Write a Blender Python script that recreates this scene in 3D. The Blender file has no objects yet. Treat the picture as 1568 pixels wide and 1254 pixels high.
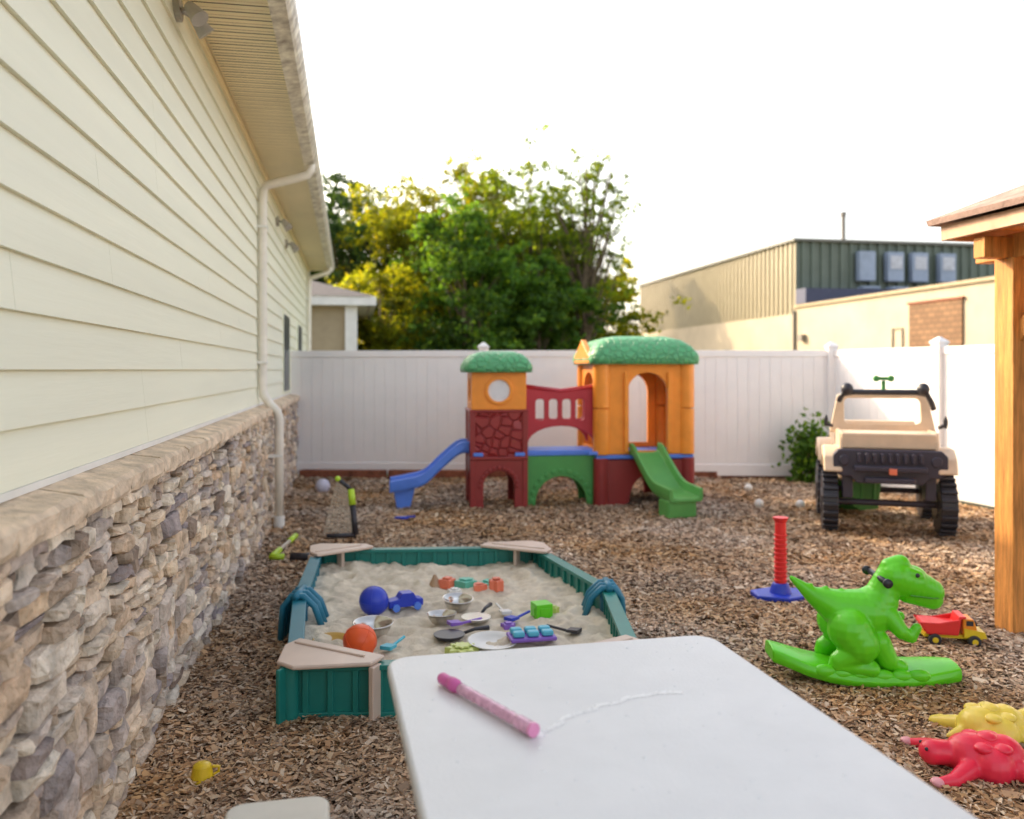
import bpy, bmesh, math, random, time
import numpy as np
from mathutils import Vector, Matrix, noise
random.seed(7); RNG=np.random.default_rng(7)
scene=bpy.context.scene
R=math.radians
# ------------------------------------------------------------------ materials
def _base(name):
    m=bpy.data.materials.new(name); m.use_nodes=True
    nt=m.node_tree; b=nt.nodes['Principled BSDF']
    return m,nt,b
def N(nt,t,**k):
    n=nt.nodes.new(t)
    for a,v in k.items(): setattr(n,a,v)
    return n
def coords(nt,stretch=(1,1,1),kind='Object'):
    tc=N(nt,'ShaderNodeTexCoord'); mp=N(nt,'ShaderNodeMapping'); mp.inputs['Scale'].default_value=stretch
    nt.links.new(tc.outputs[kind],mp.inputs['Vector']); return mp.outputs[0]
def pmat(name,col,rough=.5,var=.12,scale=6,bump=0.0,bscale=60,spec=.5,stretch=(1,1,1),dark=None,metal=0,trans=0,detail=3,bdist=.01):
    m,nt,b=_base(name); v=coords(nt,stretch)
    n=N(nt,'ShaderNodeTexNoise'); n.inputs['Scale'].default_value=scale; n.inputs['Detail'].default_value=detail; n.inputs['Roughness'].default_value=.65
    nt.links.new(v,n.inputs['Vector'])
    r=N(nt,'ShaderNodeValToRGB')
    d=dark if dark else tuple(c*(1-var*1.6) for c in col)
    l=tuple(min(1,c*(1+var)) for c in col)
    r.color_ramp.elements[0].position=.3; r.color_ramp.elements[1].position=.68
    r.color_ramp.elements[0].color=(*d,1); r.color_ramp.elements[1].color=(*l,1)
    nt.links.new(n.outputs[0],r.inputs[0]); nt.links.new(r.outputs[0],b.inputs['Base Color'])
    b.inputs['Roughness'].default_value=rough; b.inputs['Specular IOR Level'].default_value=spec; b.inputs['Metallic'].default_value=metal
    if trans: b.inputs['Transmission Weight'].default_value=trans
    if bump:
        n2=N(nt,'ShaderNodeTexNoise'); n2.inputs['Scale'].default_value=bscale; n2.inputs['Detail'].default_value=3
        nt.links.new(v,n2.inputs['Vector'])
        bp=N(nt,'ShaderNodeBump'); bp.inputs['Strength'].default_value=bump; bp.inputs['Distance'].default_value=bdist
        nt.links.new(n2.outputs[0],bp.inputs['Height']); nt.links.new(bp.outputs[0],b.inputs['Normal'])
    return m
def imat(name,cols,rough=.8,bump=.4,bscale=40,var=.35,vscale=20,transl=0,spec=.3,bdist=.01,grey=0):
    m,nt,b=_base(name); v=coords(nt)
    g=N(nt,'ShaderNodeNewGeometry'); r=N(nt,'ShaderNodeValToRGB')
    cr=r.color_ramp; cr.interpolation='LINEAR'
    while len(cr.elements)<len(cols): cr.elements.new(.5)
    for i,c in enumerate(cols):
        cr.elements[i].position=i/(len(cols)-1); cr.elements[i].color=(*c,1)
    nt.links.new(g.outputs['Random Per Island'],r.inputs[0])
    n=N(nt,'ShaderNodeTexNoise'); n.inputs['Scale'].default_value=vscale; n.inputs['Detail'].default_value=3
    nt.links.new(v,n.inputs['Vector'])
    mr=N(nt,'ShaderNodeMapRange'); mr.inputs['From Min'].default_value=.3; mr.inputs['From Max'].default_value=.7
    mr.inputs['To Min'].default_value=1-var; mr.inputs['To Max'].default_value=1+var
    nt.links.new(n.outputs[0],mr.inputs['Value'])
    src=r.outputs[0]
    if grey:   # weathered patches lose their colour
        n3=N(nt,'ShaderNodeTexNoise'); n3.inputs['Scale'].default_value=.8; nt.links.new(v,n3.inputs['Vector'])
        m3=N(nt,'ShaderNodeMapRange'); m3.inputs['From Min'].default_value=.35; m3.inputs['From Max'].default_value=.65; m3.inputs['To Min'].default_value=1-grey; m3.inputs['To Max'].default_value=1.1
        nt.links.new(n3.outputs[0],m3.inputs['Value']); hs_=N(nt,'ShaderNodeHueSaturation'); nt.links.new(m3.outputs[0],hs_.inputs['Saturation']); nt.links.new(src,hs_.inputs['Color']); src=hs_.outputs[0]
    mx=N(nt,'ShaderNodeVectorMath',operation='SCALE')
    nt.links.new(src,mx.inputs[0]); nt.links.new(mr.outputs[0],mx.inputs['Scale'])
    nt.links.new(mx.outputs[0],b.inputs['Base Color']); b.inputs['Roughness'].default_value=rough; b.inputs['Specular IOR Level'].default_value=spec
    if bump:
        n2=N(nt,'ShaderNodeTexNoise'); n2.inputs['Scale'].default_value=bscale; n2.inputs['Detail'].default_value=4
        nt.links.new(v,n2.inputs['Vector'])
        bp=N(nt,'ShaderNodeBump'); bp.inputs['Strength'].default_value=bump; bp.inputs['Distance'].default_value=bdist
        nt.links.new(n2.outputs[0],bp.inputs['Height']); nt.links.new(bp.outputs[0],b.inputs['Normal'])
    if transl:
        t=N(nt,'ShaderNodeBsdfTranslucent'); mix=N(nt,'ShaderNodeMixShader'); mix.inputs[0].default_value=transl
        sc=N(nt,'ShaderNodeVectorMath',operation='MULTIPLY'); sc.inputs[1].default_value=(2.6,2.2,.8)
        nt.links.new(mx.outputs[0],sc.inputs[0]); nt.links.new(sc.outputs[0],t.inputs[0])
        nt.links.new(b.outputs[0],mix.inputs[1]); nt.links.new(t.outputs[0],mix.inputs[2])
        nt.links.new(mix.outputs[0],nt.nodes['Material Output'].inputs[0])
    return m
# ------------------------------------------------------------------ mesh helpers
def empty(name,loc=(0,0,0),rz=0,parent=None):
    o=bpy.data.objects.new(name,None); scene.collection.objects.link(o); o.location=loc; o.rotation_euler=(0,0,rz)
    o.empty_display_size=.1
    if parent: o.parent=parent
    return o
def part(name,bm,mat,parent=None,bevel=0,smooth=False,loc=(0,0,0),rz=0,seg=2,recalc=True):
    me=bpy.data.meshes.new(name)
    if recalc: bmesh.ops.recalc_face_normals(bm,faces=bm.faces[:])
    bm.to_mesh(me); bm.free()
    o=bpy.data.objects.new(name,me); scene.collection.objects.link(o)
    if mat: me.materials.append(mat)
    o.location=loc; o.rotation_euler=(0,0,rz)
    if parent: o.parent=parent
    if smooth: me.polygons.foreach_set('use_smooth',[True]*len(me.polygons))
    if bevel:
        md=o.modifiers.new('b','BEVEL'); md.width=bevel; md.segments=seg; md.limit_method='ANGLE'; md.angle_limit=R(35)
        me.polygons.foreach_set('use_smooth',[True]*len(me.polygons))
        md.harden_normals=True
    return o
def B(): return bmesh.new()
def box(bm,c,s,M=None):
    m=Matrix.Translation(c)@(M.to_4x4() if M else Matrix())@Matrix.Diagonal((*s,1))
    bmesh.ops.create_cube(bm,size=1,matrix=m); return bm
def cyl(bm,p0,p1,r0,r1=None,seg=20,caps=True):
    if r1 is None: r1=r0
    p0=Vector(p0);p1=Vector(p1);d=p1-p0
    q=d.to_track_quat('Z','Y').to_matrix().to_4x4()
    bmesh.ops.create_cone(bm,cap_ends=caps,segments=seg,radius1=r0,radius2=r1,depth=d.length,matrix=Matrix.Translation((p0+p1)/2)@q)
    return bm
def sph(bm,c,r,s=(1,1,1),u=20,v=12):
    bmesh.ops.create_uvsphere(bm,u_segments=u,v_segments=v,radius=r,matrix=Matrix.Translation(c)@Matrix.Diagonal((*s,1))); return bm
def tube(bm,pts,rad,seg=8,cap=True):
    pts=[Vector(p) for p in pts]
    if not hasattr(rad,'__len__'): rad=[rad]*len(pts)
    rings=[];prev=None
    for i,p in enumerate(pts):
        d=(pts[min(i+1,len(pts)-1)]-pts[max(i-1,0)]).normalized()
        if prev is None:
            a=d.orthogonal().normalized()
        else:
            a=(prev-d*prev.dot(d))
            a=a.normalized() if a.length>1e-6 else d.orthogonal().normalized()
        prev=a; b=d.cross(a)
        rings.append([bm.verts.new(p+(a*math.cos(t)+b*math.sin(t))*rad[i]) for t in [2*math.pi*k/seg for k in range(seg)]])
    for r0,r1 in zip(rings,rings[1:]):
        for k in range(seg): bm.faces.new((r0[k],r0[(k+1)%seg],r1[(k+1)%seg],r1[k]))
    if cap:
        bm.faces.new(rings[0][::-1]); bm.faces.new(rings[-1])
    return bm
def plate(bm,outer,holes,y0,t,M=None):
    """polygon in x,z with holes, extruded along +y"""
    nb=bmesh.new(); es=[]
    for loop in [outer]+list(holes):
        vs=[nb.verts.new((x,y0,z)) for x,z in loop]
        es+=[nb.edges.new((vs[i],vs[(i+1)%len(vs)])) for i in range(len(vs))]
    bmesh.ops.triangle_fill(nb,use_beauty=True,use_dissolve=False,edges=es)
    fs=nb.faces[:]
    r=bmesh.ops.extrude_face_region(nb,geom=fs)
    bmesh.ops.translate(nb,vec=(0,t,0),verts=[g for g in r['geom'] if isinstance(g,bmesh.types.BMVert)])
    bmesh.ops.recalc_face_normals(nb,faces=nb.faces[:])
    if M: bmesh.ops.transform(nb,matrix=M,verts=nb.verts[:])
    me=bpy.data.meshes.new('t'); nb.to_mesh(me); nb.free(); bm.from_mesh(me); bpy.data.meshes.remove(me)
    return bm
def slab(bm,outline,z0,z1):
    vb=[bm.verts.new((x,y,z0)) for x,y in outline]; vt=[bm.verts.new((x,y,z1)) for x,y in outline]
    bm.faces.new(vb[::-1]); bm.faces.new(vt); n=len(vb)
    for i in range(n): bm.faces.new((vb[i],vb[(i+1)%n],vt[(i+1)%n],vt[i]))
    return bm
def circ(cx,cz,r,n=24):
    return [(cx+r*math.cos(2*math.pi*i/n),cz+r*math.sin(2*math.pi*i/n)) for i in range(n)]
def rrect(x0,x1,z0,z1,r,n=5):
    o=[]
    for cx,cz,a in((x1-r,z1-r,0),(x0+r,z1-r,90),(x0+r,z0+r,180),(x1-r,z0+r,270)):
        o+=[(cx+r*math.cos(R(a+90*i/n)),cz+r*math.sin(R(a+90*i/n))) for i in range(n+1)]
    return o
_tb=bmesh.new(); bmesh.ops.create_uvsphere(_tb,u_segments=14,v_segments=9,radius=1)
_tb.verts.index_update(); SV=np.array([v.co[:] for v in _tb.verts]); SF=[[v.index for v in f.verts] for f in _tb.faces]; _tb.free()
def blob(name,caps,mat,parent,voxel=.008,sm=6):
    vs=[];fs=[];o_=0
    for p0,p1,r0,r1 in caps:
        p0=np.array(p0,float);p1=np.array(p1,float);k=max(2,int(np.linalg.norm(p1-p0)/(min(r0,r1)*.35))+1)
        for i in range(k):
            t=i/(k-1); vs.append(SV*(r0+(r1-r0)*t)+(p0+(p1-p0)*t)); fs+=[[a+o_ for a in f] for f in SF]; o_+=len(SV)
    me=bpy.data.meshes.new(name); me.from_pydata(np.concatenate(vs).tolist(),[],fs); me.materials.append(mat)
    o=bpy.data.objects.new(name,me); scene.collection.objects.link(o); o.parent=parent
    m=o.modifiers.new('r','REMESH'); m.mode='VOXEL'; m.voxel_size=voxel; m.use_smooth_shade=True
    s=o.modifiers.new('s','SMOOTH'); s.iterations=sm; s.factor=.5
    return o
def quads(name,V,mat,parent=None,per=4):
    V=np.asarray(V,dtype=np.float32).reshape(-1,3); nf=len(V)//per
    me=bpy.data.meshes.new(name); me.vertices.add(len(V)); me.vertices.foreach_set('co',V.ravel())
    me.loops.add(len(V)); me.loops.foreach_set('vertex_index',np.arange(len(V),dtype=np.int32))
    me.polygons.add(nf); me.polygons.foreach_set('loop_start',np.arange(0,len(V),per,dtype=np.int32))
    me.update(calc_edges=True); me.materials.append(mat)
    o=bpy.data.objects.new(name,me); scene.collection.objects.link(o)
    if parent: o.parent=parent
    return o
def jit(s): return random.uniform(-s,s)
# ------------------------------------------------------------------ world, sun, camera
w=bpy.data.worlds.new('World'); scene.world=w; w.use_nodes=True
nt=w.node_tree; bg=nt.nodes['Background']; sky=N(nt,'ShaderNodeTexSky'); sky.sky_type='NISHITA'
sdir=Vector((-1,.8,.64)).normalized(); el=math.asin(sdir.z); az=math.atan2(sdir.x,sdir.y)
sky.sun_disc=False; sky.sun_elevation=el; sky.sun_rotation=az%(2*math.pi); sky.dust_density=4.0; sky.air_density=1.0; sky.ozone_density=1.0
hs=N(nt,'ShaderNodeHueSaturation'); hs.inputs['Saturation'].default_value=.58
wm=N(nt,'ShaderNodeVectorMath',operation='MULTIPLY'); wm.inputs[1].default_value=(1.07,1.0,.92)   # thin warm haze
nt.links.new(sky.outputs[0],hs.inputs['Color']); nt.links.new(hs.outputs[0],wm.inputs[0]); nt.links.new(wm.outputs[0],bg.inputs[0]); bg.inputs[1].default_value=.50
sl=bpy.data.lights.new('sun','SUN'); sl.energy=5; sl.angle=R(.8); sl.color=(1,.80,.50)
so=bpy.data.objects.new('sun',sl); scene.collection.objects.link(so); so.rotation_euler=sdir.to_track_quat('Z','Y').to_euler(); so.location=(-20,16,12)
cam=bpy.data.cameras.new('camera'); co=bpy.data.objects.new('camera',cam); scene.collection.objects.link(co)
co.location=(0,0,1.53); co.rotation_euler=(R(90),0,0); cam.sensor_width=36; cam.lens=29.85; cam.shift_y=-.0389
cam.clip_start=.05; cam.clip_end=2000; cam.dof.use_dof=True; cam.dof.focus_distance=3.3; cam.dof.aperture_fstop=1.9
scene.camera=co
scene.view_settings.view_transform='Standard'; scene.view_settings.look='None'; scene.view_settings.exposure=0
# ------------------------------------------------------------------ ground
ROT=math.atan(.185)
bm=B(); slab(bm,[(-400,-60),(400,-60),(400,900),(-400,900)],-.3,0)
part('ground',bm,pmat('grass_dirt',(.12,.13,.055),.95,.3,.5,.3,30))
m_mul=pmat('mulch_base',(.17,.10,.055),.95,.5,14,1,90,.2,bdist=.02)
bm=B(); pts=[(-.80,-.5),(7.9,-.5),(4.48,11.8),(-3.05,12.1)]
slab(bm,pts,-.02,.005); part('mulch_bed',bm,m_mul)
n=330000
u=RNG.random(n); Yc=1.6*(12.0/1.6)**(u**.8)
xl=-.85-.185*Yc; xr=np.minimum(7.8-.285*Yc,.68*Yc+.4); Xc=xl+(xr-xl)*RNG.random(n)
big=1+.8*(RNG.random(n)<.07)
L=RNG.uniform(.005,.0155,n)*(1+Yc/9.5)*big; Wd=L*RNG.uniform(.18,.55,n); a=RNG.uniform(0,2*np.pi,n)
ti=RNG.normal(0,.24,n); tj=RNG.normal(0,.30,n)
d1=np.stack([np.cos(a)*np.cos(ti),np.sin(a)*np.cos(ti),np.sin(ti)],1)*L[:,None]
d2=np.stack([-np.sin(a)*np.cos(tj),np.cos(a)*np.cos(tj),np.sin(tj)],1)*Wd[:,None]
hmp=.008*(1+np.sin(Xc*5.1+np.sin(Yc*3.3)*1.5)*np.sin(Yc*4.3+1.3*np.sin(Xc*2.7)))
C=np.stack([Xc,Yc,.009+hmp+np.abs(RNG.normal(0,.006,n))],1)
V=np.stack([C-d1*.9-d2,C+d1-d2*.7,C+d1*.85+d2,C-d1+d2*.6],1)
m_chip=imat('mulch_chips',[(.08,.042,.024),(.32,.18,.09),(.54,.32,.165),(.66,.42,.225),(.18,.10,.05),(.62,.45,.28),(.40,.215,.10),(.78,.62,.45),(.24,.145,.085)],.85,0,var=.2,vscale=1.1,grey=.32)
quads('wood_mulch',V,m_chip)
# ------------------------------------------------------------------ house on the left
house=empty('siding_house',(-.852,0,0),ROT)
m_stone=imat('ledgestone',[(.26,.19,.15),(.62,.49,.36),(.76,.60,.43),(.46,.39,.36),(.80,.68,.53),(.33,.28,.28),(.68,.50,.33),(.53,.44,.38),(.84,.74,.60),(.56,.38,.24)],.85,.9,38,.32,12,bdist=.02)
m_gap=pmat('gap_shade',(.10,.085,.075),.95,.3,20,.4,50)  # dark backing colour paints the shade in the open gaps between stones
m_cap=pmat('cast_stone_cap',(.74,.58,.42),.85,.22,9,.7,60)
m_side=pmat('lap_siding_paint',(.87,.865,.70),.55,.03,2.5,.3,30,.35,(1,.10,1.8),bdist=.004)
m_soff=pmat('vinyl_soffit',(.93,.80,.51),.5,.04,3,0)
m_gut=pmat('aged_gutter',(.78,.71,.60),.45,.35,9,0,spec=.5,detail=8,dark=(.30,.25,.20))
m_white=pmat('white_trim',(.84,.83,.79),.45,.05,4)
m_spout=pmat('downspout_paint',(.84,.79,.70),.4,.07,5)
bm=B(); box(bm,(-.06,8,.55),(.06,18.4,1.1)); part('stone_backing',bm,m_gap,house)
vs=[];fs=[]; z=0.0
while z<1.085:
    h=random.choice([.04,.05,.06,.07,.08,.10,.115]); h=min(h,1.09-z)
    if 1.09-z-h<.03: h=1.09-z
    y=-1.0-random.random()*.2
    while y<17.1:
        l=random.uniform(.06,.22)*(1 if random.random()<.8 else 1.4)
        dpt=random.uniform(-.004,.042); subs=[(z,h)]
        if h>.075 and random.random()<.55:
            k=random.uniform(.35,.65); subs=[(z,h*k),(z+h*k,h*(1-k))]
        for (zz,hh) in subs:
            dp=dpt+jit(.012); g=.0035
            y0,y1,z0,z1=y+g,y+l-g,zz+g,zz+hh-g
            j=min(.014,hh*.2)
            ring=[]
            for (py,pz) in [(y0,z0),((y0+y1)/2,z0),(y1,z0),(y1,(z0+z1)/2),(y1,z1),((y0+y1)/2,z1),(y0,z1),(y0,(z0+z1)/2)]:
                ring.append((py+jit(j),pz+jit(j)))
            cy,cz=(y0+y1)/2,(z0+z1)/2; o_=len(vs)
            sl_=jit(.02); st_=jit(.012)
            vs+=[(-.05,p[0],p[1]) for p in ring]
            vs+=[(-.008+dp*.9+jit(.004)+sl_*(p[0]-cy)/l,p[0],p[1]) for p in ring]
            vs+=[(dp+.008+jit(.005)+sl_*(p[0]-cy)/l+st_*(p[1]-cz)/hh,cy+(p[0]-cy)*(1-.026/l)+jit(.004),cz+(p[1]-cz)*.78) for p in ring]
            vs.append((dp+.011+jit(.006),cy+jit(l*.2),cz+jit(hh*.2)))
            for i in range(8):
                k=(i+1)%8
                fs+=[(o_+i,o_+k,o_+8+k,o_+8+i),(o_+8+i,o_+8+k,o_+16+k,o_+16+i),(o_+16+i,o_+16+k,o_+24)]
        y+=l
    z+=h
me=bpy.data.meshes.new('stone_veneer'); me.from_pydata(vs,[],fs); me.materials.append(m_stone)
o=bpy.data.objects.new('stone_veneer',me); scene.collection.objects.link(o); o.parent=house
bm=B(); y=-1.1
while y<17.1:
    l=.52; nb=[(-.11,1.09),(.055,1.092),(.062,1.11),(.058,1.15),(.04,1.163),(-.11,1.185)]
    ys=[y+.004+(l-.008)*i/8 for i in range(9)]; rings=[]
    for yy in ys: rings.append([bm.verts.new((x+(jit(.007) if x>0 else 0),yy,zz+jit(.004))) for x,zz in nb])
    for r0,r1 in zip(rings,rings[1:]):
        for k in range(6): bm.faces.new((r0[k],r0[(k+1)%6],r1[(k+1)%6],r1[k]))
    bm.faces.new(rings[0]); bm.faces.new(rings[-1][::-1]); y+=l
part('stone_cap',bm,m_cap,house,smooth=False)
bm=B(); box(bm,(-.085,8,1.193),(.03,18.2,.022)); part('starter_flashing',bm,m_white,house)
bm=B(); ex=.163
for i in range(15):
    z0=1.205+i*ex; y=-1.1-random.random()*3.2
    while y<17.1:
        y1=min(y+3.65,17.12); ya=max(y,-1.1)+.0012; yb=y1-.0012
        if yb>ya:
            xs=-.092; pr=[(xs-.02,z0),(xs+.018,z0),(xs+.001,z0+ex+.003),(xs-.02,z0+ex+.003)]
            k=max(1,int((yb-ya)/.6)); rr=[]
            for q in range(k+1):
                yy=ya+(yb-ya)*q/k; dz=jit(.0006); rr.append([bm.verts.new((a_,yy,b_+dz)) for a_,b_ in pr])
            for r0,r1 in zip(rr,rr[1:]):
                for q in range(4): bm.faces.new((r0[q],r0[(q+1)%4],r1[(q+1)%4],r1[q]))
            bm.faces.new(rr[0]); bm.faces.new(rr[-1][::-1])
        y=y1
part('lap_siding',bm,m_side,house)
bm=B(); box(bm,(-5.2,8,1.8),(10.15,18.1,3.58)); part('house_walls',bm,pmat('wall_backing',(.10,.095,.075),.8),house)
bm=B(); box(bm,(-.085,17.15,2.35),(.09,.1,2.3)); part('corner_trim',bm,m_white,house)
def gx(y): return .385-.006*(y-5)
bm=B(); y=-1.2; zS=3.53
while y<17.4:
    x1=gx(y)
    for ya,yb,zz in ((y,y+.045,zS),(y+.045,y+.053,zS+.014),(y+.053,y+.088,zS),(y+.088,y+.10,zS+.02)):
        vs=[bm.verts.new(p) for p in((-.1,ya,zz),(x1,ya,zz),(x1,yb,zz),(-.1,yb,zz))]; bm.faces.new(vs)
    y+=.10
part('soffit',bm,m_soff,house,recalc=False)
bm=B(); box(bm,(-.065,8,3.505),(.02,18.3,.04)); part('soffit_channel',bm,m_soff,house)
bm=B()
prof=[(0,3.50),(.0,3.66),(.012,3.66),(.012,3.53),(.085,3.53),(.10,3.56),(.115,3.60),(.12,3.655),(.13,3.655),(.128,3.59),(.11,3.545),(.092,3.515),(0,3.50)]
ys=[-1.3+i*1.0 for i in range(19)]+[17.45]; rr=[[bm.verts.new((gx(y)-.01+x,y,z_)) for x,z_ in prof] for y in ys]
for r0,r1 in zip(rr,rr[1:]):
    for k in range(len(prof)-1): bm.faces.new((r0[k],r0[k+1],r1[k+1],r1[k]))
bm.faces.new(rr[-1][:-1])
part('gutter',bm,m_gut,house)
bm=B()
v=[bm.verts.new(p) for p in((gx(-1.3)+.05,-1.3,3.67),(gx(17.45)+.05,17.45,3.67),(-5.2,17.45,5.6),(-5.2,-1.3,5.6),(-10.8,17.45,3.5),(-10.8,-1.3,3.5))]
bm.faces.new(v[:4]); bm.faces.new((v[3],v[2],v[4],v[5])); bm.faces.new((v[1],v[4],v[2]))
bm.faces.new((v[0],v[3],v[5]))
part('roof',bm,pmat('shingles',(.10,.09,.085),.9,.3,12,.5,80),house)
def spout(name,y):
    bm=B(); g=gx(y)
    p=[(g+.05,y,3.54),(g+.05,y,3.47),(g+.02,y,3.42),(g-.08,y,3.385),(.09,y,3.33),(.0,y,3.30),(-.03,y,3.25),(-.035,y,3.15),(-.035,y,1.36),(-.03,y,1.30),(.03,y,1.2),(.105,y,1.12),(.12,y,1.05),(.12,y,.12)]
    tube(bm,p,.043,seg=10); 
    part(name,bm,m_spout,house,smooth=True)
    bm=B()
    for zz in (2.9,1.6): box(bm,(-.04,y,zz),(.1,.11,.025))
    box(bm,(.08,y,.7),(.15,.1,.022)); cyl(bm,(.12,y,.12),(.12,y,0),.052)
    part('spout_bracket',bm,m_white,house)
spout('downspout',8.30); spout('downspout_far',16.7)
m_dkmet=pmat('lamp_metal',(.42,.39,.35),.4,.1)
for y,zz,sc in ((4.5,3.40,1.0),(10.3,3.30,1.0),(11.6,3.22,1.0)):
    bm=B(); cyl(bm,(-.09,y,zz),(-.05,y,zz),.06*sc)
    for s in(-1,1):
        tube(bm,[(-.05,y,zz),(-.01,y+s*.05,zz-.01),(.02,y+s*.08,zz-.03)],.012)
        cyl(bm,(.0,y+s*.07,zz),(.06,y+s*.10,zz-.08),.026,.048,seg=18)
    part('flood_lamp',bm,m_dkmet,house,smooth=False)
m_glass=pmat('window_glass',(.05,.06,.07),.3,.1,spec=.4)
for y0 in (11.2,14.0):
    bm=B(); box(bm,(-.082,y0+.45,1.75),(.03,.98,1.1)); part('window_frame',bm,m_side,house)
    bm=B(); box(bm,(-.064,y0+.45,1.75),(.01,.88,1.0)); part('window_glass',bm,m_glass,house)
# ------------------------------------------------------------------ fence
m_vinyl=pmat('white_vinyl',(.90,.88,.88),.4,.02,2,spec=.4)
m_tim=pmat('landscape_timber',(.26,.09,.05),.9,.3,10,.5,40)
fence=empty('vinyl_fence')
def run(p0,p1,posts,nm):
    p0=Vector(p0);p1=Vector(p1);d=p1-p0;Lh=d.length; ang=math.atan2(d.y,d.x); e=empty(nm,(p0.x,p0.y,0),ang,fence)
    bm=B(); x=0
    while x<Lh:
        x1=min(x+.15,Lh); box(bm,((x+x1)/2,0,.92),(x1-x-.005,.022,1.60)); x+=.15
    box(bm,(Lh/2,0.002,.92),(Lh,.012,1.6)); part('fence_boards',bm,m_vinyl,e)
    bm=B(); box(bm,(Lh/2,0,1.755),(Lh,.05,.09)); box(bm,(Lh/2,0,.13),(Lh,.05,.16))
    part('fence_rails',bm,m_vinyl,e,bevel=.005)
    bm=B()
    for x in posts:
        box(bm,(x,0,.92),(.13,.13,1.84)); box(bm,(x,0,1.85),(.155,.155,.03)); bmesh.ops.create_cone(bm,cap_ends=True,segments=4,radius1=.10,radius2=.02,depth=.05,matrix=Matrix.Translation((x,0,1.89))@Matrix.Rotation(R(45),4,'Z'))
    part('fence_posts',bm,m_vinyl,e,bevel=.004)
run((-3.15,12.1,0),(4.46,11.8,0),[2.75,5.15,7.6],'back_run')
run((4.46,11.8,0),(7.5,1.13,0),[1.95,4.4,6.8,9.2],'side_run')
bm=B()
x=-3.0
while x<4.3:
    l=random.uniform(.9,1.3); box(bm,(x+l/2,11.94-.04*(x+3)/7.5+jit(.01),.06),(l-.03,.12,.12),Matrix.Rotation(R(-2)+jit(.01),3,'Z')); x+=l
part('timber_edging',bm,m_tim,None,bevel=.012)
# ------------------------------------------------------------------ background buildings
m_tan=pmat('tan_stucco',(.42,.34,.22),.8,.08,2); m_roofd=pmat('dark_roof',(.09,.08,.085),.8,.2,8)
gh=empty('tan_cottage',(-3.95,21.5,0),ROT)
bm=B(); box(bm,(-4,3,1.6),(8,6,3.2)); part('walls',bm,m_tan,gh)
bm=B(); box(bm,(-.12,-.06,1.6),(.3,.12,3.2)); box(bm,(-3.8,-.25,3.25),(8.6,.14,.22)); box(bm,(.42,3,3.25),(.14,6.7,.22)); box(bm,(-4,3,3.16),(8.6,6.6,.05))
part('trim',bm,m_white,gh)
bm=B(); v=[bm.verts.new(p) for p in((-8.5,-.35,3.36),(.5,-.35,3.36),(.5,6.4,3.36),(-8.5,6.4,3.36),(-2.2,3,4.3),(-6,3,4.3))]
for f in((0,1,4,5),(1,2,4),(2,3,5,4),(3,0,5)): bm.faces.new([v[i] for i in f])
part('hip_roof',bm,m_roofd,gh)
m_cream=pmat('cream_masonry',(.50,.42,.31),.85,.08,.6,.2,8)
m_metT=pmat('tan_metal_siding',(.34,.29,.19),.5,.05,1)
m_metG=pmat('green_metal_siding',(.13,.165,.135),.5,.08,1)
wh=empty('metal_warehouse',(20.75,0,0),ROT)
def corr(bm,a,b_,z0,z1,pitch,dep,nrm):
    a=Vector(a);b_=Vector(b_);d=b_-a;Ln=d.length;d.normalize();nv=Vector(nrm);n_=int(Ln/pitch)
    prev=None
    for i in range(n_):
        for t,o in((0,0),(.55,0),(.62,1),(.93,1)):
            p=a+d*(i+t)*pitch+nv*dep*o; c=(bm.verts.new((p.x,p.y,z0)),bm.verts.new((p.x,p.y,z1)))
            if prev: bm.faces.new((prev[0],c[0],c[1],prev[1]))
            prev=c
bm=B(); box(bm,(10,51.8,2.09),(20,22.2,4.18)); part('lower_walls',bm,m_cream,wh)
bm=B(); box(bm,(6,30.3,2.22),(11.98,20.7,4.44)); part('annex_walls',bm,m_cream,wh)
bm=B(); box(bm,(6,30.3,4.5),(12.2,20.9,.12)); part('annex_coping',bm,pmat('coping',(.40,.32,.20),.7),wh)
bm=B(); box(bm,(10.1,51.9,5.88),(19.8,22,3.4)); part('upper_core',bm,m_metT,wh)
bm=B(); corr(bm,(0.05,40.75,0),(.05,62.9,0),4.15,7.6,.45,.07,(-1,0,0)); part('side_cladding',bm,m_metT,wh)
bm=B(); corr(bm,(0.05,40.8,0),(20,40.8,0),4.4,7.6,.5,.10,(0,-1,0)); part('front_cladding',bm,m_metG,wh)
bm=B(); box(bm,(10,51.8,7.66),(20.3,22.5,.12)); part('roof_trim',bm,pmat('roof_trim',(.20,.20,.18),.5),wh)
bm=B(); box(bm,(4.5,40.2,4.95),(9,.9,.7)); part('navy_roof_curb',bm,pmat('navy',(.05,.06,.12),.6),wh)
m_acw=pmat('unit_white',(.30,.37,.50),.5,.08,2)
bm=B()
for x in(3.5,5.0,6.3,7.8): box(bm,(x,40.45,6.45),(.85,.35,1.4)); box(bm,(x,40.2,5.4),(.9,.5,.12))
part('wall_units',bm,m_acw,wh,bevel=.03)
bm=B()
for x in(5.0,6.3,7.8): box(bm,(x,40.26,6.65),(.6,.04,.62)); cyl(bm,(x,40.235,6.65),(x,40.225,6.65),.2)
part('unit_panels',bm,pmat('panel_pale',(.55,.58,.66),.5),wh)
bm=B(); cyl(bm,(3.3,42,7.6),(3.3,42,9.1),.1); cyl(bm,(3.3,42,9.1),(3.3,42,9.3),.14); cyl(bm,(-.05,40.7,0),(-.05,40.7,4.3),.08); box(bm,(-.1,39.9,3.0),(.25,.35,.3)); tube(bm,[(-.03,33.3,1.5),(-.03,33.3,3.1),(-.03,32.7,3.1),(-.03,32.7,1.5)],.03)
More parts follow.
